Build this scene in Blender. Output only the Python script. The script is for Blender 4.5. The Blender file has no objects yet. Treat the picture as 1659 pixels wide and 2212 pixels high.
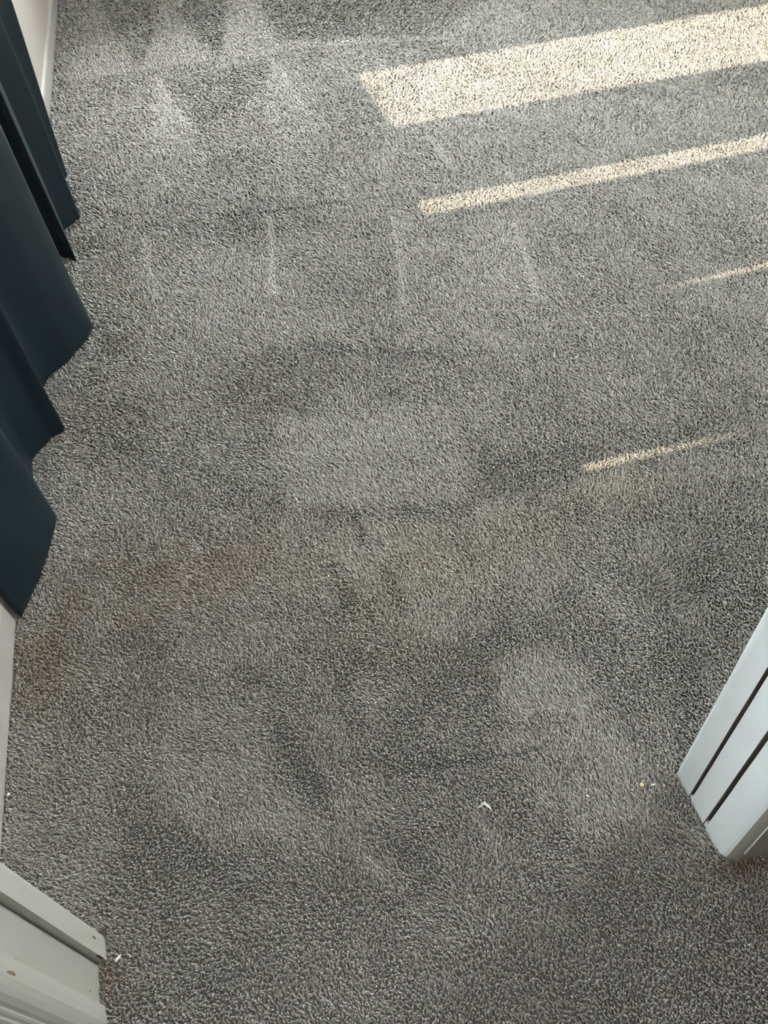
import bpy, bmesh, math, random
import numpy as np
from mathutils import Vector, Matrix

random.seed(4); rng = np.random.default_rng(4)
scene = bpy.context.scene
COL = scene.collection

# ------------------------------------------------------------------ camera
cam_data = bpy.data.cameras.new('camera'); cam = bpy.data.objects.new('camera', cam_data); COL.objects.link(cam)
cam_data.sensor_fit = 'HORIZONTAL'; cam_data.sensor_width = 36.0; cam_data.lens = 36.0 * 1660 / 1659
cam_data.clip_start = 0.02; cam_data.clip_end = 200
AX = ((0.96559203, -0.23162451, 0.11824602), (-0.25160192, -0.71700339, 0.65007892), (-0.06579141, -0.65746195, -0.75060993))
rot = Matrix([[r[0], -r[1], -r[2]] for r in AX])
cam.matrix_world = Matrix.Translation((0, 0, 1.1)) @ rot.to_4x4()
scene.camera = cam

# ------------------------------------------------------------------ sky, sun, exposure
SUN_EL = math.radians(36)
world = bpy.data.worlds.new('sky'); scene.world = world; world.use_nodes = True
nt = world.node_tree; bg = nt.nodes['Background']
bg.inputs[0].default_value = (.93, .955, 1.0, 1); bg.inputs[1].default_value = 19.0      # bright hazy sky, even all round
sun_data = bpy.data.lights.new('sun', 'SUN'); sun_data.energy = 3.15; sun_data.angle = math.radians(0.53); sun_data.color = (1.0, 0.84, 0.63)
sun = bpy.data.objects.new('sun', sun_data); COL.objects.link(sun); sun.location = (-6, 2, 6)
sun.rotation_euler = Vector((math.cos(SUN_EL), 0, -math.sin(SUN_EL))).to_track_quat('-Z', 'Y').to_euler()
vs = scene.view_settings
vs.view_transform = 'Standard'; vs.look = 'None'; vs.gamma = 1.0; vs.use_curve_mapping = False
vs.exposure = 1.92
HALL_FILL_POWER = 4.4

# ------------------------------------------------------------------ helpers
def mat(name, col, rough=0.6, build=None, **kw):
    m = bpy.data.materials.new(name); m.use_nodes = True
    b = m.node_tree.nodes['Principled BSDF']
    b.inputs['Base Color'].default_value = (*col, 1); b.inputs['Roughness'].default_value = rough
    for k, v in kw.items(): b.inputs[k].default_value = v
    if build: build(m.node_tree, b)
    return m
def node(nt, t, **kw):
    n = nt.nodes.new(t)
    for k, v in kw.items(): setattr(n, k, v)
    return n
def paint_nodes(col, dirt, scale=9, amt=0.5, bump=0.08, marks=None):
    """Brushed paint: soft grime blotches, a few scuffs, slight brush relief."""
    def f(nt, b):
        L = nt.links.new
        tc = node(nt, 'ShaderNodeTexCoord')
        n1 = node(nt, 'ShaderNodeTexNoise'); n1.inputs['Scale'].default_value = scale; n1.inputs['Detail'].default_value = 6
        r1 = node(nt, 'ShaderNodeValToRGB'); r1.color_ramp.elements[0].position = .48; r1.color_ramp.elements[1].position = .75
        mx = node(nt, 'ShaderNodeMix', data_type='RGBA')
        mu = node(nt, 'ShaderNodeMath', operation='MULTIPLY'); mu.inputs[1].default_value = amt
        L(tc.outputs['Object'], n1.inputs['Vector']); L(n1.outputs['Fac'], r1.inputs[0]); L(r1.outputs[0], mu.inputs[0])
        L(mu.outputs[0], mx.inputs['Factor']); mx.inputs['A'].default_value = (*col, 1); mx.inputs['B'].default_value = (*dirt, 1)
        out = mx.outputs['Result']
        if marks:
            mp = node(nt, 'ShaderNodeMapping'); mp.inputs['Scale'].default_value = (60, 60, 14)
            n2 = node(nt, 'ShaderNodeTexNoise'); n2.inputs['Scale'].default_value = 1.6; n2.inputs['Detail'].default_value = 3
            r2 = node(nt, 'ShaderNodeValToRGB'); r2.color_ramp.elements[0].position = .69; r2.color_ramp.elements[1].position = .73
            m2 = node(nt, 'ShaderNodeMix', data_type='RGBA')
            L(tc.outputs['Object'], mp.inputs['Vector']); L(mp.outputs[0], n2.inputs['Vector']); L(n2.outputs['Fac'], r2.inputs[0])
            L(r2.outputs[0], m2.inputs['Factor']); L(out, m2.inputs['A']); m2.inputs['B'].default_value = (*marks, 1)
            out = m2.outputs['Result']
        L(out, b.inputs['Base Color'])
        mp3 = node(nt, 'ShaderNodeMapping'); mp3.inputs['Scale'].default_value = (220, 220, 18)
        n3 = node(nt, 'ShaderNodeTexNoise'); n3.inputs['Scale'].default_value = 1
        bp = node(nt, 'ShaderNodeBump'); bp.inputs['Strength'].default_value = bump; bp.inputs['Distance'].default_value = .002
        L(tc.outputs['Object'], mp3.inputs['Vector']); L(mp3.outputs[0], n3.inputs['Vector']); L(n3.outputs['Fac'], bp.inputs['Height']); L(bp.outputs[0], b.inputs['Normal'])
    return f

def link(name, me, m=None, parent=None, smooth=False):
    o = bpy.data.objects.new(name, me); COL.objects.link(o)
    if m: me.materials.append(m)
    if parent: o.parent = parent
    if smooth:
        for p in me.polygons: p.use_smooth = True
    return o
def from_bm(name, bm, m=None, parent=None, smooth=False):
    bmesh.ops.recalc_face_normals(bm, faces=bm.faces)
    me = bpy.data.meshes.new(name); bm.to_mesh(me); bm.free()
    return link(name, me, m, parent, smooth)
def box(bm, x0, x1, y0, y1, z0, z1):
    v = [bm.verts.new((x, y, z)) for x in (x0, x1) for y in (y0, y1) for z in (z0, z1)]
    for f in ((0, 1, 3, 2), (4, 6, 7, 5), (0, 4, 5, 1), (2, 3, 7, 6), (0, 2, 6, 4), (1, 5, 7, 3)): bm.faces.new([v[i] for i in f])
def boxes(name, m, parent, *bs):
    bm = bmesh.new()
    for b in bs: box(bm, *b)
    return from_bm(name, bm, m, parent)
def prism(name, pts, z0, z1, m, parent=None, bevel=0.0, ragged=0.0):
    """A plan outline (x, y) stood up from z0 to z1."""
    bm = bmesh.new()
    zs = [z0 + (z1 - z0) * (i / 24) ** 2 for i in range(25)] if ragged else [z0, z1]
    rings = []
    for k, z in enumerate(zs):
        rings.append([bm.verts.new((x + random.uniform(-ragged, ragged), y + random.uniform(-ragged, ragged), z)) for x, y in pts])
    for a, b in zip(rings, rings[1:]):
        for i in range(len(pts)):
            j = (i + 1) % len(pts); bm.faces.new((a[i], a[j], b[j], b[i]))
    bm.faces.new(rings[0][::-1]); bm.faces.new(rings[-1])
    return from_bm(name, bm, m, parent)
def structure(o): o['kind'] = 'structure'; return o
def empty(name, loc=(0, 0, 0)):
    o = bpy.data.objects.new(name, None); COL.objects.link(o); o.location = loc; o.empty_display_size = .05; return o
def tag(o, label, cat, group=None):
    o['label'] = label; o['category'] = cat
    if group: o['group'] = group
    return o
def rounded(pts, idx, r, n=4):
    """Round the corners listed in idx of an outline."""
    out = []
    N = len(pts)
    for i, p in enumerate(pts):
        if i not in idx: out.append(p); continue
        p = Vector(p); a = Vector(pts[i - 1]); b = Vector(pts[(i + 1) % N])
        d0 = (a - p).normalized() * min(r, (a - p).length * .49); d1 = (b - p).normalized() * min(r, (b - p).length * .49)
        for k in range(n + 1):
            t = k / n; out.append(tuple((p + d0) * (1 - t) ** 2 + p * 2 * t * (1 - t) + (p + d1) * t ** 2))
    return out

# ------------------------------------------------------------------ materials
M_wall = mat('wall_paint', (.40, .357, .318), .75, paint_nodes((.40, .357, .318), (.37, .328, .29), 2, .5, .03))
M_ceiling = mat('ceiling_paint', (.88, .87, .85), .85)
M_white = mat('white_emulsion', (.85, .84, .82), .8)
M_hall = mat('hall_paint', (.24, .21, .175), .8)
M_board = mat('skirting_paint', (.38, .357, .322), .45, paint_nodes((.38, .357, .322), (.33, .307, .275), 12, .6, .06, (.62, .60, .57)))
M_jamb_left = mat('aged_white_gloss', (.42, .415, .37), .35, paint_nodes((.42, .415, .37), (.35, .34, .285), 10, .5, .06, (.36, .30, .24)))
M_jamb_right = mat('white_gloss', (.84, .905, .935), .38, paint_nodes((.84, .905, .935), (.76, .815, .835), 14, .6, .10, (.84, .86, .86)))
M_jamb_hall = mat('hall_side_beige', (.35, .335, .30), .5, paint_nodes((.35, .335, .30), (.33, .31, .27), 16, .6, .06))
M_groove = mat('bare_groove_edge', (.16, .13, .115), .8)
M_wood = mat('bare_wood', (.10, .07, .055), .8)
M_frame = mat('window_plastic', (.8, .8, .8), .35)
M_back = mat('carpet_backing', (.13, .125, .115), 1.0)
M_ground = mat('garden_ground', (.25, .27, .2), 1.0)
M_metal = mat('rod_metal', (.3, .3, .31), .3, None, Metallic=1.0)
def fabric(nt, b):
    L = nt.links.new
    tc = node(nt, 'ShaderNodeTexCoord'); w = node(nt, 'ShaderNodeTexNoise'); w.inputs['Scale'].default_value = 900
    mp = node(nt, 'ShaderNodeMapping'); mp.inputs['Scale'].default_value = (1, 1, .25)
    bp = node(nt, 'ShaderNodeBump'); bp.inputs['Strength'].default_value = .12; bp.inputs['Distance'].default_value = .0006
    L(tc.outputs['Object'], mp.inputs['Vector']); L(mp.outputs[0], w.inputs['Vector']); L(w.outputs['Fac'], bp.inputs['Height']); L(bp.outputs[0], b.inputs['Normal'])
M_curtain = mat('dark_teal_satin', (.0040, .0092, .0125), .5, fabric)
M_curtain.node_tree.nodes['Principled BSDF'].inputs['Specular IOR Level'].default_value = .22
M_curtain.node_tree.nodes['Principled BSDF'].inputs['Sheen Weight'].default_value = .04
M_curtain.node_tree.nodes['Principled BSDF'].inputs['Sheen Tint'].default_value = (.35, .6, .75, 1)
M_glass = bpy.data.materials.new('window_glass'); M_glass.use_nodes = True
g = M_glass.node_tree; g.nodes.clear()
gt = node(g, 'ShaderNodeBsdfTransparent'); gt.inputs[0].default_value = (.95, .97, .96, 1); gg = node(g, 'ShaderNodeBsdfGlossy'); gg.inputs['Roughness'].default_value = .01
gf = node(g, 'ShaderNodeFresnel'); gf.inputs['IOR'].default_value = 1.45; gm = node(g, 'ShaderNodeMixShader'); go = node(g, 'ShaderNodeOutputMaterial')
g.links.new(gf.outputs[0], gm.inputs[0]); g.links.new(gt.outputs[0], gm.inputs[1]); g.links.new(gg.outputs[0], gm.inputs[2]); g.links.new(gm.outputs[0], go.inputs[0])

# ------------------------------------------------------------------ the room and the hall
GROUND = -0.009                       # carpet backing; the tips of the pile stand at z = 0
HX = -.80                            # outer wall of the hall, plus added light aids: slit window and canopy outside
ROOM_X, ROOM_Y, CEIL = 3.1, 5.4, 2.45
structure(boxes('floor', M_back, None, (-.66, ROOM_X + .1, .215, ROOM_Y + .1, GROUND - .06, GROUND), (HX - .1, ROOM_X + .1, -1.6, .215, GROUND - .06, GROUND)))
structure(boxes('ceiling', M_ceiling, None, (-.66, ROOM_X + .1, .215, ROOM_Y + .1, CEIL, CEIL + .08), (HX - .1, ROOM_X + .1, -1.6, .215, CEIL, CEIL + .08)))
LEAN = 0.0042                         # the left wall runs a hair out of square with the doorway
wx = -0.522
def left(o): o.rotation_euler.z = LEAN; return o
WY0, WY1, WZ0, WZ1 = .889, 3.19, .755, 2.25
structure(left(boxes('wall_left', M_wall, None,
    (wx - .12, wx, .30, WY0, GROUND, CEIL), (wx - .12, wx, WY1, ROOM_Y + .1, GROUND, CEIL),
    (wx - .12, wx, WY0, WY1, GROUND, WZ0), (wx - .12, wx, WY0, WY1, WZ1, CEIL))))
BX0, BX1 = .1, .95
structure(boxes('wall_back', M_white, None, (-.66, BX0, ROOM_Y, ROOM_Y + .1, GROUND, CEIL), (BX1, ROOM_X + .1, ROOM_Y, ROOM_Y + .1, GROUND, CEIL),
    (BX0, BX1, ROOM_Y, ROOM_Y + .1, GROUND, .85), (BX0, BX1, ROOM_Y, ROOM_Y + .1, 2.2, CEIL)))
fill_win4 = structure(empty('fill_window_4'))  # unseen window, added as fill light from the back
boxes('window_frame', M_frame, fill_win4, (BX0, BX0 + .06, ROOM_Y + .02, ROOM_Y + .08, .85, 2.2), (BX1 - .06, BX1, ROOM_Y + .02, ROOM_Y + .08, .85, 2.2), (BX0 + .06, BX1 - .06, ROOM_Y + .02, ROOM_Y + .08, 2.14, 2.2), (BX0 + .06, BX1 - .06, ROOM_Y + .02, ROOM_Y + .08, .85, .91))
boxes('pane', M_glass, fill_win4, (BX0 + .06, BX1 - .06, ROOM_Y + .047, ROOM_Y + .053, .91, 2.14))
RY0, RY1 = 1.2, 1.85
structure(boxes('wall_right', M_white, None, (ROOM_X, ROOM_X + .1, .335, RY0, GROUND, CEIL), (ROOM_X, ROOM_X + .1, RY1, ROOM_Y, GROUND, CEIL),
    (ROOM_X, ROOM_X + .1, RY0, RY1, GROUND, .85), (ROOM_X, ROOM_X + .1, RY0, RY1, 2.2, CEIL)))
fill_win2 = structure(empty('fill_window_2'))  # added out of view to brighten the room from the right
boxes('window_frame', M_frame, fill_win2, (ROOM_X + .02, ROOM_X + .08, RY0, RY0 + .06, .85, 2.2), (ROOM_X + .02, ROOM_X + .08, RY1 - .06, RY1, .85, 2.2), (ROOM_X + .02, ROOM_X + .08, RY0 + .06, RY1 - .06, 2.14, 2.2), (ROOM_X + .02, ROOM_X + .08, RY0 + .06, RY1 - .06, .85, .91))
boxes('pane', M_glass, fill_win2, (ROOM_X + .047, ROOM_X + .053, RY0 + .06, RY1 - .06, .91, 2.14))
structure(boxes('wall_front', M_white, None, (HX - .1, -.40, .215, .335, GROUND, CEIL), (.475, ROOM_X, .215, .335, GROUND, CEIL), (-.40, .475, .215, .335, 2.06, CEIL)))
structure(boxes('wall_hall_left', M_hall, None, (HX - .1, HX, -1.6, .06, GROUND, CEIL), (HX - .1, HX, .20, .215, GROUND, CEIL), (HX - .1, HX, .06, .20, GROUND, .40), (HX - .1, HX, .06, .20, 2.1, CEIL)))
structure(boxes('sun_block_canopy', M_hall, None, (-3.4, HX - .1, -1.2, .28, 2.2, 2.28)))  # unseen, added to keep the sun out of the hall window
fill_win3 = structure(empty('fill_window_3'))  # unseen slit window added to brighten the right jamb
boxes('window_frame', M_frame, fill_win3, (HX - .08, HX - .02, .06, .072, .40, 2.1), (HX - .08, HX - .02, .188, .20, .40, 2.1), (HX - .08, HX - .02, .072, .188, 2.07, 2.1), (HX - .08, HX - .02, .072, .188, .40, .43))
boxes('pane', M_glass, fill_win3, (HX - .053, HX - .047, .072, .188, .43, 2.07))
structure(boxes('wall_hall_right', M_hall, None, (1.6, 1.7, -1.5, .215, GROUND, CEIL)))
structure(boxes('wall_hall_back', M_hall, None, (HX - .1, 1.7, -1.6, -1.5, GROUND, CEIL)))
structure(boxes('wall_sky_block', M_ground, None, (-5.3, -5.0, 1.0, 9.0, -.3, 3.75)))  # added out of view to cut the low sky at the left window
structure(boxes('ground', M_ground, None, (-30, -1.10, -25, 30, -.5, -.3), (ROOM_X + .2, 30, -25, 30, -.5, -.3)))

# skirting along the left wall: flat face, rounded top
bm = bmesh.new()
prof = [(0, GROUND), (.014, GROUND), (.014, .050), (.0125, .058), (.009, .063), (.004, .0655), (0, .066)]
ys = [.356 + (5.398 - .356) * i / 80 for i in range(81)]
rows = [[bm.verts.new((wx + px, y, pz)) for px, pz in prof] for y in ys]
for a, b in zip(rows, rows[1:]):
    for i in range(len(prof) - 1): bm.faces.new((a[i], a[i + 1], b[i + 1], b[i]))
bm.faces.new(rows[0]); bm.faces.new(rows[-1][::-1])
structure(left(from_bm('baseboard_left', bm, M_board)))

# window behind the curtains
win = structure(left(empty('window_1', (0, 0, 0))))
fx0, fx1 = wx - .10, wx - .03
boxes('window_frame', M_frame, win, (fx0, fx1, WY0, .937, WZ0, WZ1), (fx0, fx1, 3.142, WY1, WZ0, WZ1), (fx0, fx1, .937, 3.142, WZ1 - .05, WZ1), (fx0, fx1, .937, 3.142, WZ0, WZ0 + .04))
boxes('mullion', M_frame, win, (fx0, fx1, 2.32, 2.39, WZ0 + .04, WZ1 - .05))
boxes('bottom_rail', M_frame, win, (fx0, fx1 - .005, 2.39, 3.142, WZ0 + .04, .877))
boxes('window_sill', M_frame, win, (fx1, wx + .032, WY0 - .03, WY1 + .03, WZ0, .777))
boxes('pane', M_glass, win, (wx - .068, wx - .062, .937, 2.32, WZ0 + .04, WZ1 - .05))
boxes('pane', M_glass, win, (wx - .068, wx - .062, 2.39, 3.142, .877, WZ1 - .05))

# portals: tell the renderer where daylight enters the rooms (they add no light of their own)
def portal(name, loc, rz, w, h):
    d = bpy.data.lights.new(name, 'AREA'); d.shape = 'RECTANGLE'; d.size = w; d.size_y = h; d.cycles.is_portal = True
    o = bpy.data.objects.new(name, d); COL.objects.link(o); o.location = loc
    o.rotation_euler = Vector((math.cos(rz), math.sin(rz), 0)).to_track_quat('-Z', 'Z').to_euler()
portal('window_portal', (wx - .13, (WY0 + WY1) / 2, 1.5), LEAN, WY1 - WY0 - .06, 1.42)
portal('window_portal', (ROOM_X + .09, (RY0 + RY1) / 2, 1.525), math.pi, RY1 - RY0, 1.3)
portal('window_portal', ((BX0 + BX1) / 2, ROOM_Y + .09, 1.525), -math.pi / 2, BX1 - BX0, 1.3)
portal('window_portal', (HX - .085, .13, 1.25), 0, .13, 1.68)

# doorway, left side
D0 = GROUND
tl = structure(empty('trim_1', (-.38, .28, D0)))
def part(name, pts, m, root, z1=2.06, z0=D0, **kw):
    q = [(x - root.location.x, y - root.location.y) for x, y in pts]
    return prism(name, q, z0 - root.location.z, z1 - root.location.z, m, root, **kw)
part('room_casing', rounded([(-.46, .3365), (-.46, .3575), (-.366, .3575), (-.3625, .3200), (-.3985, .3197), (-.3985, .3365)], (2,), .016, 6)
     , M_jamb_left, tl)
part('jamb_lining', [(-.3985, .3192), (-.3748, .3192), (-.3737, .3175), (-.3722, .2700), (-.3985, .2700)], M_jamb_left, tl)
part('hall_casing', [(-.3985, .2695), (-.3660, .2695), (-.3650, .2688), (-.3640, .2600), (-.3636, .2500), (-.3648, .2430), (-.3672, .2370), (-.3712, .2322), (-.3745, .2305),
     (-.3722, .2285), (-.3715, .2265), (-.3728, .2245), (-.3755, .2230), (-.3735, .2210), (-.3732, .2188), (-.3755, .2165), (-.3800, .2150), (-.46, .2080), (-.46, .2145), (-.3985, .2145)], M_jamb_left, tl)
M_chip = mat('chipped_bare_wood', (.075, .035, .025), .7); M_scuff = mat('brown_scuff', (.20, .14, .09), .7)
def mark(pts, x, m, name='scuff_mark'):
    # a ragged fleck (y, z outline) lying on a face that looks along +x
    bm = bmesh.new(); v0 = [bm.verts.new((x - tl.location.x, y - tl.location.y, z - tl.location.z)) for y, z in pts]; v1 = [bm.verts.new((v.co.x - .0006, v.co.y, v.co.z)) for v in v0]
    bm.faces.new(v0); bm.faces.new(v1[::-1])
    for i in range(len(pts)): j = (i + 1) % len(pts); bm.faces.new((v0[i], v1[i], v1[j], v0[j]))
    return from_bm(name, bm, m, tl)
mark([(.2565, .268), (.2550, .262), (.2530, .264), (.2525, .275), (.2538, .283), (.2556, .277)], -.36340, M_scuff)
mark([(.2832, .0290), (.2820, .0280), (.2812, .0300), (.2820, .0325), (.2831, .0315)], -.37235, M_scuff)
mark([(.3400, .0400), (.3385, .0350), (.3372, .0360), (.3377, .0430), (.3392, .0455)], -.36325, M_scuff)
# chip along the edge of the room casing
bm = bmesh.new(); box(bm, -.3655 - tl.location.x, -.36235 - tl.location.x, .3195 - tl.location.y, .3206 - tl.location.y, .010 - D0, .030 - D0)
c = from_bm('chipped_edge', bm, M_chip, tl); c['label'] = 'dark chip in the paint on the casing edge'
# doorway, right side
tr = structure(empty('trim_2', (.46, .28, D0)))
rc = part('room_casing', rounded([(.55, .3365), (.55, .3480), (.4490, .3480), (.4495, .3085), (.4735, .3085), (.4735, .3365)], (2,), .013, 6), M_jamb_right, tr, ragged=.0002)
jl = part('jamb_lining', rounded([(.4735, .3040), (.4500, .3040), (.4497, .2695), (.4735, .2695)], (1, 2), .0015, 2), M_jamb_right, tr, ragged=.0002)
hc = part('hall_casing', rounded([(.4735, .2635), (.4497, .2635), (.4500, .2160), (.60, .2020), (.60, .2145), (.4735, .2145)], (2,), .024, 8), M_jamb_right, tr, ragged=.0002)
for o in (rc, jl):                                  # the edges inside the two grooves are unpainted
    o.data.materials.append(M_groove)
    for f in o.data.polygons:
        if f.normal.y < -.8: f.material_index = 1
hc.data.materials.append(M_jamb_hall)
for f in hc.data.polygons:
    if f.center.x + tr.location.x > .4565 and f.normal.y < -.5: f.material_index = 1      # hall-facing side set to a darker beige
part('jamb_core', [(.4735, .2640), (.4610, .2640), (.4610, .3080), (.4735, .3080)], M_wood, tr)
for (xa, ya), (xb, yb), z in (((.4512, .3075), (.4560, .3040), .004), ((.4512, .2690), (.4570, .2640), .005)):
    part('filler_lump', [(xa, ya), (xb, ya), (xb, yb), (xa + .001, yb)], M_jamb_right, tr, z1=z, ragged=.0004)
part('paint_ridge', [(.4695, .2155), (.4705, .2155), (.4705, .2130), (.4695, .2130)], M_jamb_right, tr, z0=.022)
boxes('door_head', M_jamb_right, tr, (-.3985 - .46, .4735 - .46, .2145 - .28, .3365 - .28, 2.03 - D0, 2.06 - D0))

# added fill light on the hall ceiling, out of the frame
lamp = tag(empty('fill_lamp', (.25, -.20, CEIL)), 'unseen round fill lamp added on the hall ceiling', 'lamp')
bm = bmesh.new(); bmesh.ops.create_cone(bm, cap_ends=True, segments=32, radius1=.15, radius2=.17, depth=.05, matrix=Matrix.Translation((0, 0, -.025))); from_bm('fill_lamp_body', bm, M_frame, lamp)
ld = bpy.data.lights.new('fill_lamp_light', 'AREA'); ld.shape = 'DISK'; ld.size = .28; ld.energy = HALL_FILL_POWER; ld.color = (.97, .985, 1.0)
lo = bpy.data.objects.new('fill_lamp_light', ld); COL.objects.link(lo); lo.parent = lamp; lo.location = (0, 0, -.055)

# ------------------------------------------------------------------ curtains
def catmull(pts, n=7):
    P = [Vector(p) for p in pts]; P = [P[0] * 2 - P[1]] + P + [P[-1] * 2 - P[-2]]
    out = []
    for i in range(1, len(P) - 2):
        a, b, c, d = P[i - 1:i + 3]
        for k in range(n):
            t = k / n
            m0, m1 = (c - a) * .3, (d - b) * .3
            out.append(b * (2 * t ** 3 - 3 * t * t + 1) + m0 * (t ** 3 - 2 * t * t + t) + c * (3 * t * t - 2 * t ** 3) + m1 * (t ** 3 - t * t))
    out.append(P[-2]); return out
def curtain(label, hem, levels, xshift, hemz=.004):
    """hem: plan line of the hem; levels: [(z, y of the near edge, y of the far edge)]; xshift(u, z): how far a fold swings out."""
    line = catmull(hem)
    y0, y1 = hem[0][1], hem[-1][1]
    lv = [(hemz, y0, y1)] + levels
    zs = sorted(set([hemz, .012] + [hemz + (2.32 - hemz) * (i / 40) ** 1.25 for i in range(41)] + [l[0] for l in lv]))
    bm = bmesh.new(); rows = []
    for z in zs:
        for a, b in zip(lv, lv[1:]):
            if a[0] <= z <= b[0]: t = (z - a[0]) / (b[0] - a[0]); e0 = a[1] + (b[1] - a[1]) * t; e1 = a[2] + (b[2] - a[2]) * t; break
        row = []
        for i, p in enumerate(line):
            u = (p.y - y0) / (y1 - y0)
            soft = min(1, z / 2.3) * .25
            x = p.x * (1 - soft) + -.44 * soft + xshift(u, z) + .004 * math.sin(u * 19 + 2.2 * z) * min(1, z * 2.5)
            row.append(bm.verts.new((max(x, -.500), e0 + (e1 - e0) * u, z + (.0015 * math.sin(i * .9) if z < .01 else 0))))
        rows.append(row)
    for a, b in zip(rows, rows[1:]):
        for i in range(len(line) - 1): bm.faces.new((a[i], a[i + 1], b[i + 1], b[i]))
    root = empty('curtain', (-.46, (y0 + y1) / 2, hemz)); tag(root, label, 'curtain', 'dark curtains along the left wall')
    o = from_bm('curtain_panel', bm, M_curtain, root, True)
    o.location = (.46, -(y0 + y1) / 2, -hemz)
    s = o.modifiers.new('thickness', 'SOLIDIFY'); s.thickness = .0022; s.offset = 0
    return root
curtain('dark teal curtain panel nearest the doorway, its pointed hem beside the bare skirting',
    [(-.500, .908), (-.470, 1.0), (-.456, 1.065), (-.446, 1.138), (-.470, 1.185), (-.489, 1.227), (-.500, 1.316), (-.464, 1.377), (-.433, 1.398), (-.455, 1.425), (-.480, 1.445)],
    [(.25, .895, 1.446), (.6, .945, 1.447), (.85, .953, 1.449), (1.04, .935, 1.451), (1.11, .932, 1.448), (1.32, .93, 1.442), (2.32, .92, 1.43)],
    lambda u, z: -.012 * min(1, z / .3) * (1 - u))
curtain('middle dark teal curtain panel with the broadest fold jutting onto the carpet',
    [(-.485, 1.46), (-.495, 1.52), (-.478, 1.594), (-.423, 1.661), (-.382, 1.735), (-.372, 1.783), (-.395, 1.84), (-.45, 1.89), (-.455, 1.95), (-.475, 2.01)],
    [(.6, 1.44, 2.01), (.85, 1.45, 2.01), (1.09, 1.449, 2.01), (1.12, 1.455, 2.01), (1.32, 1.462, 2.01), (2.32, 1.47, 2.01)],
    lambda u, z: -.012 * min(1, z / .5))
curtain('dark teal curtain panel farthest from the doorway, ending before the bare white wall',
    [(-.475, 2.165), (-.462, 2.166), (-.440, 2.150), (-.416, 2.123), (-.428, 2.19), (-.458, 2.26), (-.451, 2.313), (-.42, 2.36), (-.407, 2.384), (-.435, 2.45), (-.475, 2.55), (-.463, 2.65), (-.450, 2.693)],
    [(.5, 2.135, 2.625), (2.32, 2.14, 2.62)],
    lambda u, z: (-.008 * (1 - u) + .034 * u * u) * min(1, z / .5))
rod = tag(empty('curtain_rod', (-.44, 1.8, 2.345)), 'thin metal curtain rod above the window on the left wall', 'curtain rod')
bm = bmesh.new(); bmesh.ops.create_cone(bm, cap_ends=True, segments=16, radius1=.011, radius2=.011, depth=2.6, matrix=Matrix.Rotation(math.pi / 2, 4, 'X')); from_bm('rod', bm, M_metal, rod, True)
for y in (-1.2, 1.3): boxes('bracket', M_metal, rod, (-.095, .0, y - .008, y + .008, -.012, .012))

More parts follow.
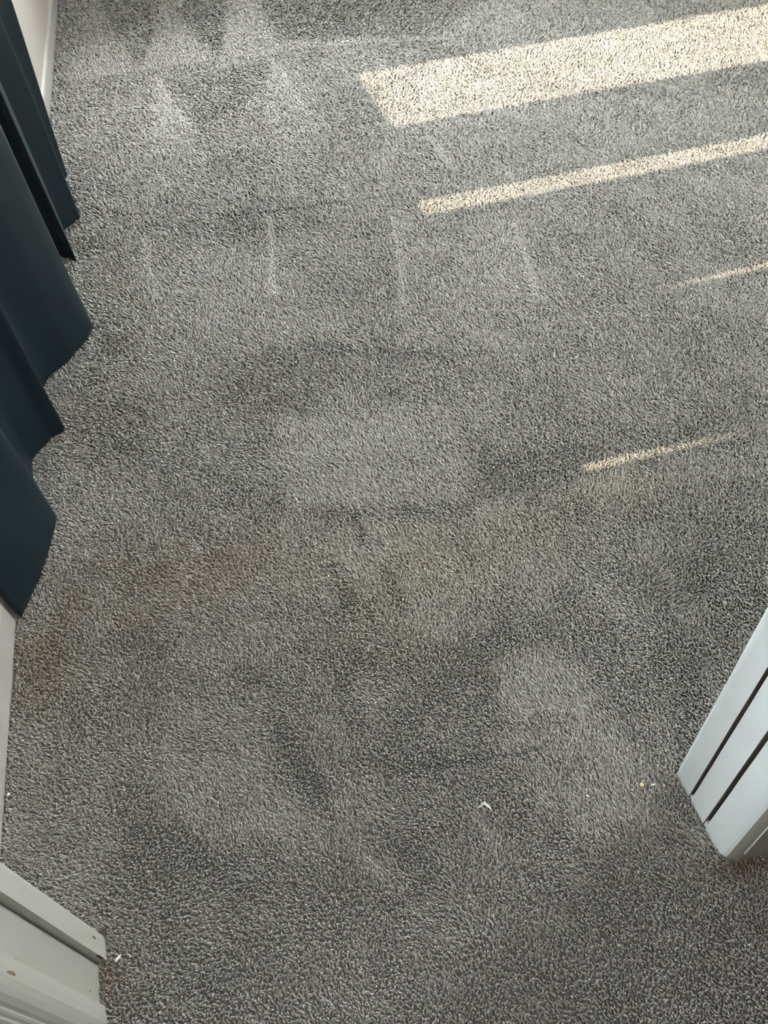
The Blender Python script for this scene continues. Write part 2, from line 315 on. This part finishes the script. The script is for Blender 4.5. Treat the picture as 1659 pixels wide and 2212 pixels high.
# ------------------------------------------------------------------ carpet pile
NAP_POLYS = [
  ([(-0.332, 4.746), (-0.03, 4.582), (-0.099, 3.963), (-0.163, 3.588), (-0.268, 4.114)], -0.9, 0.018),
  ([(0.036, 4.144), (0.091, 4.516), (0.289, 4.409), (0.227, 3.929), (0.149, 3.561), (0.094, 3.834)], -1, 0.018),
  ([(0.433, 4.331), (1.394, 3.808), (1.053, 3.414), (0.574, 3.563), (0.423, 3.651), (0.421, 3.966)], -0.75, 0.02),
  ([(-0.474, 3.589), (0.162, 3.549), (0.15, 3.607), (0.044, 3.956), (-0.101, 3.932), (-0.163, 3.588), (-0.281, 3.99), (-0.441, 3.944)], 0.55, 0.015),
  ([(0.297, 4.325), (0.401, 4.269), (0.41, 3.645), (0.821, 3.513), (0.808, 3.459), (0.182, 3.551)], 0.6, 0.015),
  ([(-0.532, 4.855), (-0.427, 4.798), (-0.455, 3.554), (-0.383, 2.773), (-0.371, 2.019), (-0.269, 1.756), (-0.252, 1.232), (-0.471, 1.305), (-0.373, 1.783), (-0.518, 3.196)], -0.5, 0.07),
  ([(-0.104, 3.51), (-0.02, 2.932), (0.094, 2.045), (-0.213, 2.164), (-0.143, 3.164)], 1.1, 0.02, 3.4, 2.35),
  ([(0.371, 3.499), (0.392, 2.834), (0.428, 2.328), (0.178, 2.366), (0.291, 3.205)], 0.9, 0.02, 3.4, 2.4),
  ([(-0.07, 3.435), (0.332, 3.422), (0.267, 3.118), (0.019, 2.874)], -0.5, 0.02),
  ([(-0.208, 2.246), (-0.07, 2.261), (0.205, 2.229), (0.344, 2.085), (0.144, 2.025), (-0.201, 2.133)], -0.35, 0.05),
  ([(0.757, 3.413), (1.336, 3.363), (0.758, 2.986), (0.617, 2.651), (0.488, 2.589), (0.509, 3.152)], -0.3, 0.08),
  ([(-0.2, 2.159), (0.097, 2.07), (0.252, 1.566), (0.109, 1.539), (-0.2, 1.731)], 0.3, 0.06),
  ([(0.482, 2.03), (0.799, 1.904), (0.724, 1.518), (0.63, 1.315), (0.36, 1.449)], 0.2, 0.03),
  ([(-0.112, 1.561), (0.214, 1.501), (0.232, 1.385), (0.044, 1.298), (-0.093, 1.345)], -0.35, 0.07),
  ([(0.025, 1.305), (0.373, 1.202), (0.374, 1.052), (0.357, 0.919), (0.014, 1.018)], 0.45, 0.045),
  ([(0.014, 1.018), (0.349, 0.922), (0.321, 0.894), (0.025, 0.977)], -0.35, 0.012),
  ([(0.372, 1.046), (0.637, 0.992), (0.479, 0.873), (0.361, 0.918)], -0.35, 0.03),
  ([(0.361, 0.918), (0.699, 0.917), (0.949, 0.902), (0.893, 0.814), (0.575, 0.879), (0.352, 0.878)], 0.35, 0.02),
  ([(-0.307, 1.28), (0.013, 1.293), (-0.017, 1.047), (-0.259, 1.1)], -0.3, 0.04),
  ([(0.213, 0.647), (0.289, 0.633), (0.241, 0.485), (0.084, 0.523)], -0.4, 0.04),
  ([(0.445, 0.813), (0.847, 0.742), (0.734, 0.563), (0.534, 0.446), (0.379, 0.578)], -0.1, 0.05),
  ([(0.281, 0.59), (0.38, 0.56), (0.425, 0.328), (0.406, 0.267), (0.281, 0.302), (0.214, 0.432)], 0.6, 0.035),
  ([(0.06, 0.972), (0.397, 0.876), (0.371, 0.676), (0.198, 0.652), (0.041, 0.798)], 0.3, 0.05),
  ([(-0.289, 0.571), (-0.126, 0.561), (-0.071, 0.402), (-0.24, 0.412)], 0.35, 0.03),
  ([(-0.078, 0.473), (0.066, 0.46), (0.033, 0.386), (-0.069, 0.376)], 0.25, 0.03),
  ([(-0.354, 0.444), (-0.236, 0.449), (-0.18, 0.37), (-0.319, 0.349)], -0.2, 0.04),
  ([(0.208, 0.323), (0.415, 0.233), (0.472, 0.152), (0.402, 0.042), (0.164, 0.106)], -0.05, 0.04),
]
NAP_STROKES = [
  ((-0.098, 0.581), (-0.057, 0.456), 0.017, -1.2),
  ((0.122, 0.964), (0.119, 0.894), 0.012, -1.0),
  ((0.056, 0.855), (0.067, 0.767), 0.016, -0.8),
  ((0.019, 0.625), (0.022, 0.541), 0.016, -0.8),
  ((0.03, 0.374), (0.057, 0.328), 0.019, -0.7),
  ((0.066, 0.457), (0.122, 0.455), 0.020, -0.7),
  ((-0.062, 0.483), (-0.047, 0.422), 0.014, -0.5),
  ((0.143, 0.819), (0.146, 0.735), 0.015, -0.5),
  ((0.112, 0.447), (0.278, 0.428), 0.007, -0.6),
  ((0.052, 0.668), (0.083, 0.606), 0.019, -0.4),
  ((0.219, 0.484), (0.344, 0.462), 0.008, -0.4),
  ((-0.32, 0.487), (-0.246, 0.413), 0.027, -0.5),
  ((0.018, 0.282), (0.073, 0.296), 0.009, -0.7),
  ((-0.199, 0.375), (-0.165, 0.342), 0.010, -0.5),
  ((-0.138, 0.69), (-0.085, 0.639), 0.018, -0.4),
  ((0.147, 2.163), (0.099, 1.772), 0.012, 0.9),
  ((0.494, 2.053), (0.399, 1.596), 0.011, 0.8),
  ((0.794, 1.878), (0.724, 1.518), 0.011, 0.8),
  ((0.741, 2.517), (0.735, 2.233), 0.013, 0.8),
  ((-0.213, 2.22), (-0.207, 1.863), 0.016, 0.9),
  ((-0.109, 3.48), (-0.022, 2.946), 0.017, 0.8),
  ((0.37, 3.47), (0.396, 2.846), 0.015, 0.7),
  ((-0.209, 2.244), (0.557, 2.15), 0.010, -0.6),
  ((0.137, 1.51), (0.436, 1.366), 0.028, -0.4),
  ((0.157, 0.371), (0.173, 0.301), 0.013, 0.5),
  ((-0.018, 0.368), (0.009, 0.323), 0.011, 0.6),
]
SOIL_TONE = [
  ((-0.32, 0.65), 0.381, 0.263, (0.84, 0.83, 0.8)),  # wide darker zone over the near left carpet
  ((-0.16, 0.334), 0.258, 0.106, (0.9, 0.9, 0.885)),  # darker zone left of centre at the doorway
  ((-0.184, 0.922), 0.163, 0.112, (0.97, 0.89, 0.82)),
  ((-0.393, 0.933), 0.137, 0.167, (0.86, 0.82, 0.77)),
  ((-0.462, 0.787), 0.056, 0.137, (0.93, 0.86, 0.8)),
  ((0.163, 0.813), 0.189, 0.126, (1.03, 1.01, 0.92)),
  ((-0.025, 1.388), 0.148, 0.094, (0.86, 0.84, 0.8)),
  ((-0.274, 0.834), 0.139, 0.066, (0.86, 0.84, 0.82)),
  ((0.421, 0.821), 0.133, 0.075, (1.02, 1.0, 0.95)),
  ((-0.332, 2.104), 0.122, 0.444, (0.9, 0.88, 0.82)),
  ((-0.356, 0.315), 0.024, 0.047, (0.8, 0.68, 0.6)),
  ((0.091, 0.666), 0.092, 0.068, (1.0, 0.98, 0.92)),
  ((0.467, 0.206), 0.053, 0.015, (0.7, 0.6, 0.5)),
  ((0.622, 0.877), 0.103, 0.071, (1.03, 1.01, 0.92)),
  ((-0.344, 1.415), 0.127, 0.179, (0.92, 0.89, 0.83)),
]
def inside(P, poly):
    x, y = P[:, 0], P[:, 1]; c = np.zeros(len(P), bool); n = len(poly)
    for i in range(n):
        (x0, y0), (x1, y1) = poly[i], poly[i - 1]
        hit = ((y0 > y) != (y1 > y)); c ^= hit & (x < (x1 - x0) * (y - y0) / ((y1 - y0) if y1 != y0 else 1e-9) + x0)
    return c
def seg_dist(P, a, b):
    a, b = np.array(a), np.array(b); d = b - a
    t = np.clip(((P - a) @ d) / max(d @ d, 1e-12), 0, 1); q = a + t[:, None] * d
    return np.hypot(*(P - q).T)
def soft_poly(P, poly, w):
    d = np.min([seg_dist(P, poly[i - 1], poly[i]) for i in range(len(poly))], axis=0)
    s = np.where(inside(P, poly), d, -d); t = np.clip((s + w) / (2 * w), 0, 1); return t * t * (3 - 2 * t)
def vnoise(P, scale, seed):
    r = np.random.default_rng(seed); G = r.uniform(-1, 1, (128, 128)); q = P / scale + 37.3
    i = np.floor(q).astype(int); f = q - i; f = f * f * (3 - 2 * f)
    g = lambda a, b: G[(i[:, 0] + a) % 128, (i[:, 1] + b) % 128]
    return (g(0, 0) * (1 - f[:, 0]) + g(1, 0) * f[:, 0]) * (1 - f[:, 1]) + (g(0, 1) * (1 - f[:, 0]) + g(1, 1) * f[:, 0]) * f[:, 1]

def spacing(y): return .0029 * (max(1.1, math.hypot(y, 1.1)) / 1.2) ** 1.05
pts, sps = [], []
y = -.06; row = 0
while y < 5.36:
    sp = spacing(y)
    x1 = min(ROOM_X - .01, .85 + .56 * max(y, 0)); x0 = -.62
    xs = np.arange(x0, x1, sp) + (row % 2) * sp * .5
    p = np.stack([xs, np.full_like(xs, y)], 1) + rng.uniform(-.36, .36, (len(xs), 2)) * sp
    pts.append(p); sps.append(np.full(len(xs), sp)); y += sp * .92; row += 1
P = np.concatenate(pts); SP = np.concatenate(sps)
ok = P[:, 0] > np.where(P[:, 1] > .358, -.5045 - LEAN * P[:, 1], -.62)
ok &= P[:, 1] < ROOM_Y - .01
for x0, x1, y0, y1 in ((-.7, -.3605, .3185, .3585), (-.7, -.3725, .2665, .3185), (-.7, -.3618, .1985, .2675), (.4485, 4, .2620, .349), (.4492, 4, .238, .2635), (.4535, 4, .226, .238)):
    ok &= ~((P[:, 0] > x0) & (P[:, 0] < x1) & (P[:, 1] > y0) & (P[:, 1] < y1))
ok &= ~((P[:, 0] > .460) & (P[:, 1] < .24) & (P[:, 1] > .2160 - .0933 * (P[:, 0] - .45) - .001))
P = P[ok]; SP = SP[ok]; N = len(P)
nap = np.zeros(N)
for poly, v, w, *fade in NAP_POLYS:
    k = np.clip((P[:, 1] - fade[1]) / (fade[0] - fade[1]), 0, 1) if fade else 1
    nap += v * soft_poly(P, poly, w) * k
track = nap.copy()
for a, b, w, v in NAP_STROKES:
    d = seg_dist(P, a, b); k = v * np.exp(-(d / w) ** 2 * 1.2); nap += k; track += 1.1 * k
nap += .22 * vnoise(P, .11, 1) + .20 * vnoise(P, .045, 2) + .16 * vnoise(P, .02, 5)
nap = np.clip(nap, -1.3, 1.3)
# lean of every tuft: away from the doorway where the nap is brushed up, towards it where it is trodden down
ly = np.interp(nap, [-1.3, -1, 0, 1, 1.3], [-.62, -.5, .12, 1.0, 1.15]) + rng.normal(0, .20, N)
lx = -.18 + .35 * vnoise(P, .09, 3) + .2 * vnoise(P, .03, 4) + rng.normal(0, .20, N)
th = np.clip(np.hypot(lx, ly), 0, 1.2); ph = np.arctan2(ly, lx); ps = rng.normal(0, .7, N)
cz, sz, cy, sy, cp, sn = np.cos(ph), np.sin(ph), np.cos(th), np.sin(th), np.cos(ps), np.sin(ps)
R00 = cz * cy * cp - sz * sn; R10 = sz * cy * cp + cz * sn; R20 = -sy * cp
R21 = sy * sn; R22 = cy
eul = np.stack([np.arctan2(R21, R22), -np.arcsin(np.clip(R20, -1, 1)), np.arctan2(R10, R00)], 1)
tint = np.ones((N, 3)) * (1 + rng.normal(0, .16, (N, 1)).clip(-.35, .5)) * (1 + .05 * rng.normal(0, 1, (N, 3)) * [1, .4, 1])
for c, rx, ry, m in SOIL_TONE:
    w = np.exp(-(((P[:, 0] - c[0]) / rx) ** 2 + ((P[:, 1] - c[1]) / ry) ** 2) * 1.0)
    tint *= 1 + (np.array(m) - 1) * (w * (1 + .5 * vnoise(P, .05, 7)).clip(.4, 1.6))[:, None]
tint *= 1 + .05 * vnoise(P, .25, 8)[:, None]
tint *= 1 + (.17 * np.clip(track, -1.7, 1.2) + .09 * np.clip(nap, -1, 1))[:, None]          # nap sheen painted into the tint: trodden pile darker, brushed-up pile lighter
scl = SP / .0043 * (1 + rng.normal(0, .10, N)).clip(.75, 1.3)

me = bpy.data.meshes.new('carpet_pile'); me.vertices.add(N)
me.vertices.foreach_set('co', np.column_stack([P, np.full(N, GROUND)]).astype(np.float32).ravel())
def attr(name, typ, data, key): me.attributes.new(name, typ, 'POINT').data.foreach_set(key, data.astype(np.float32).ravel())
attr('lean', 'FLOAT_VECTOR', eul, 'vector')
attr('tint', 'FLOAT_VECTOR', tint, 'vector')
attr('size', 'FLOAT', scl, 'value')
hs = np.column_stack([scl, scl, scl ** .5]); attr('size3', 'FLOAT_VECTOR', hs, 'vector')
pile = link('carpet_pile', me); pile['kind'] = 'stuff'
pile['category'] = 'carpet'; pile['label'] = 'grey cut pile carpet with vacuum tracks and trodden patches covering the whole floor'

def yarn(nt, b):
    L = nt.links.new
    a = node(nt, 'ShaderNodeAttribute', attribute_type='INSTANCER', attribute_name='tint')
    m = node(nt, 'ShaderNodeMix', data_type='RGBA', blend_type='MULTIPLY'); m.inputs['Factor'].default_value = 1
    m.inputs['A'].default_value = (*YARN, 1); L(a.outputs['Color'], m.inputs['B']); L(m.outputs['Result'], b.inputs['Base Color'])
YARN = (.330, .311, .286)
M_yarn = mat('grey_yarn', YARN, .5, yarn)
M_yarn.node_tree.nodes['Principled BSDF'].inputs['Sheen Weight'].default_value = .15
M_yarn.node_tree.nodes['Principled BSDF'].inputs['Specular IOR Level'].default_value = .4

tufts = bpy.data.collections.new('tufts')
for k in range(7):
    r = random.Random(k); bm = bmesh.new(); rings = []
    H = .0105 * r.uniform(.9, 1.1); bend = r.uniform(.0008, .0034); n = 6
    for z, w in ((0, .8), (.35, .95), (.65, 1.05), (.86, .9), (1.0, .42)):
        tw = z * 1.6
        rings.append([bm.verts.new((bend * z ** 2.2 + .00165 * w * (1 + .22 * math.cos(3 * (2 * math.pi * i / n))) * math.cos(2 * math.pi * i / n + tw) * r.uniform(.85, 1.15),
                                    .00165 * w * math.sin(2 * math.pi * i / n + tw) * r.uniform(.85, 1.15), H * z * (1 - .08 * z))) for i in range(n)])
    for a, b in zip(rings, rings[1:]):
        for i in range(n): bm.faces.new((a[i], a[(i + 1) % n], b[(i + 1) % n], b[i]))
    bm.faces.new(rings[-1])
    m_ = bpy.data.meshes.new('tuft'); bmesh.ops.recalc_face_normals(bm, faces=bm.faces); bm.to_mesh(m_); bm.free()
    for p in m_.polygons: p.use_smooth = True
    m_.materials.append(M_yarn); tufts.objects.link(bpy.data.objects.new('tuft', m_))
ng = bpy.data.node_groups.new('pile', 'GeometryNodeTree')
ng.interface.new_socket('Geometry', in_out='INPUT', socket_type='NodeSocketGeometry'); ng.interface.new_socket('Geometry', in_out='OUTPUT', socket_type='NodeSocketGeometry')
gi, go_ = ng.nodes.new('NodeGroupInput'), ng.nodes.new('NodeGroupOutput')
ci = ng.nodes.new('GeometryNodeCollectionInfo'); ci.inputs['Collection'].default_value = tufts; ci.inputs['Separate Children'].default_value = True; ci.inputs['Reset Children'].default_value = True
iop = ng.nodes.new('GeometryNodeInstanceOnPoints'); iop.inputs['Pick Instance'].default_value = True
al = ng.nodes.new('GeometryNodeInputNamedAttribute'); al.data_type = 'FLOAT_VECTOR'; al.inputs['Name'].default_value = 'lean'
as_ = ng.nodes.new('GeometryNodeInputNamedAttribute'); as_.data_type = 'FLOAT_VECTOR'; as_.inputs['Name'].default_value = 'size3'
er = ng.nodes.new('FunctionNodeEulerToRotation'); rv = ng.nodes.new('FunctionNodeRandomValue'); rv.data_type = 'INT'; 
for s in rv.inputs:
    if s.type == 'INT' and s.name == 'Max': s.default_value = 6
    if s.type == 'INT' and s.name == 'Min': s.default_value = 0
Lk = ng.links.new
def sock(n, name): return next(s for s in n.outputs if s.name == name and s.enabled)
Lk(gi.outputs[0], iop.inputs['Points']); Lk(ci.outputs[0], iop.inputs['Instance']); Lk(sock(rv, 'Value'), iop.inputs['Instance Index'])
Lk(sock(al, 'Attribute'), er.inputs[0]); Lk(er.outputs[0], iop.inputs['Rotation']); Lk(sock(as_, 'Attribute'), iop.inputs['Scale']); Lk(iop.outputs[0], go_.inputs[0])
pile.modifiers.new('pile', 'NODES').node_group = ng
print('TUFTS', N)

# ------------------------------------------------------------------ crumbs and chips lying on the pile
M_paper = mat('white_paper', (.82, .81, .77), .6); M_crumb = mat('yellow_crumb', (.62, .52, .25), .8); M_pale = mat('pale_crumb', (.55, .53, .38), .8); M_fibre = mat('straw_fibre', (.55, .48, .30), .6)
# bent paper scrap: two folded wings with thickness
bm = bmesh.new()
o_ = [(-.0085, -.003), (-.002, .0015), (.001, .0035), (.0035, .0015), (.0085, -.0025), (.0075, -.0035), (.002, -.0005), (.0, .0005), (-.004, -.0015)]
hz = [0, .003, .0045, .003, 0, 0, .002, .003, .001]
vb = [bm.verts.new((x, y_, z)) for (x, y_), z in zip(o_, hz)]; vt = [bm.verts.new((x, y_, z + .0009)) for (x, y_), z in zip(o_, hz)]
def ring_face(v, q): bm.faces.new([v[i] for i in q])
for q in ((0, 1, 7, 8), (1, 2, 7), (2, 3, 6, 7), (3, 4, 5, 6)): ring_face(vb, q[::-1]); ring_face(vt, q)
for i in range(9): bm.faces.new((vb[i], vb[(i + 1) % 9], vt[(i + 1) % 9], vt[i]))
o = from_bm('paper_scrap', bm, M_paper); o.location = (.168, .372, .0042); o.rotation_euler.z = -.25; o.scale = (1.2, 1.45, 1.2)
tag(o, 'bent V-shaped white paper scrap lying on the open carpet near the doorway', 'scrap')
def crumb(name, x, y_, size, m, label, cat, flat=.6, seed=0, rz=0, group=None):
    bm = bmesh.new(); bmesh.ops.create_icosphere(bm, subdivisions=2, radius=1); r = random.Random(seed)
    ks = [Vector((r.uniform(-1, 1), r.uniform(-1, 1), r.uniform(-1, 1))) for _ in range(5)]
    for v in bm.verts:
        f = 1 + .22 * sum(math.sin(3 * v.co.dot(k)) for k in ks) / 2
        v.co = Vector((v.co.x * size[0] * f, v.co.y * size[1] * f, v.co.z * size[1] * flat * f))
    o = from_bm(name, bm, m, None, False); o.location = (x, y_, size[1] * flat * .6 + .0006); o.rotation_euler.z = rz
    return tag(o, label, cat, group)
crumb('crumb', .393, .339, (.0032, .003), M_crumb, 'largest, deep yellow crumb on the carpet left of the right door frame', 'crumb', seed=1, group='crumbs by the right door frame')
crumb('crumb', .408, .3355, (.0042, .0016), M_pale, 'dull flattened yellow crumb, middle one of the three by the right door frame', 'crumb', seed=2, group='crumbs by the right door frame')
crumb('crumb', .4225, .3305, (.0018, .0017), M_pale, 'tiny pale crumb of the three, closest to the right door frame', 'crumb', seed=3, group='crumbs by the right door frame')
crumb('paint_chip', .3145, .3462, (.0026, .0011), M_paper, 'tiny white paint chip between the paper scrap and the yellow crumbs', 'paint chip', seed=4, rz=-.7)
crumb('paint_chip', -.3475, .317, (.0052, .0017), M_paper, 'slim white paint chip beside the foot of the left door frame', 'paint chip', seed=5, rz=.75)
crumb('paint_chip', -.5025, .583, (.0022, .0022), M_paper, 'white paint speck at the foot of the left skirting board', 'paint chip', seed=6)
cu = bpy.data.curves.new('fibre', 'CURVE'); cu.dimensions = '3D'; cu.bevel_depth = .00035; cu.bevel_resolution = 1
sp_ = cu.splines.new('NURBS'); q = [(-.009, .004, 0), (-.004, .0035, .001), (.001, -.001, .0013), (.006, -.004, .001), (.009, -.0035, 0)]
sp_.points.add(len(q) - 1); sp_.use_endpoint_u = True
for p_, c_ in zip(sp_.points, q): p_.co = (*c_, 1)
cu.materials.append(M_fibre); o = bpy.data.objects.new('fibre', cu); COL.objects.link(o); o.location = (.012, .454, .0008); o.rotation_euler.z = -.1
tag(o, 'short straw-coloured fibre lying on the carpet left of the paper scrap', 'fibre')
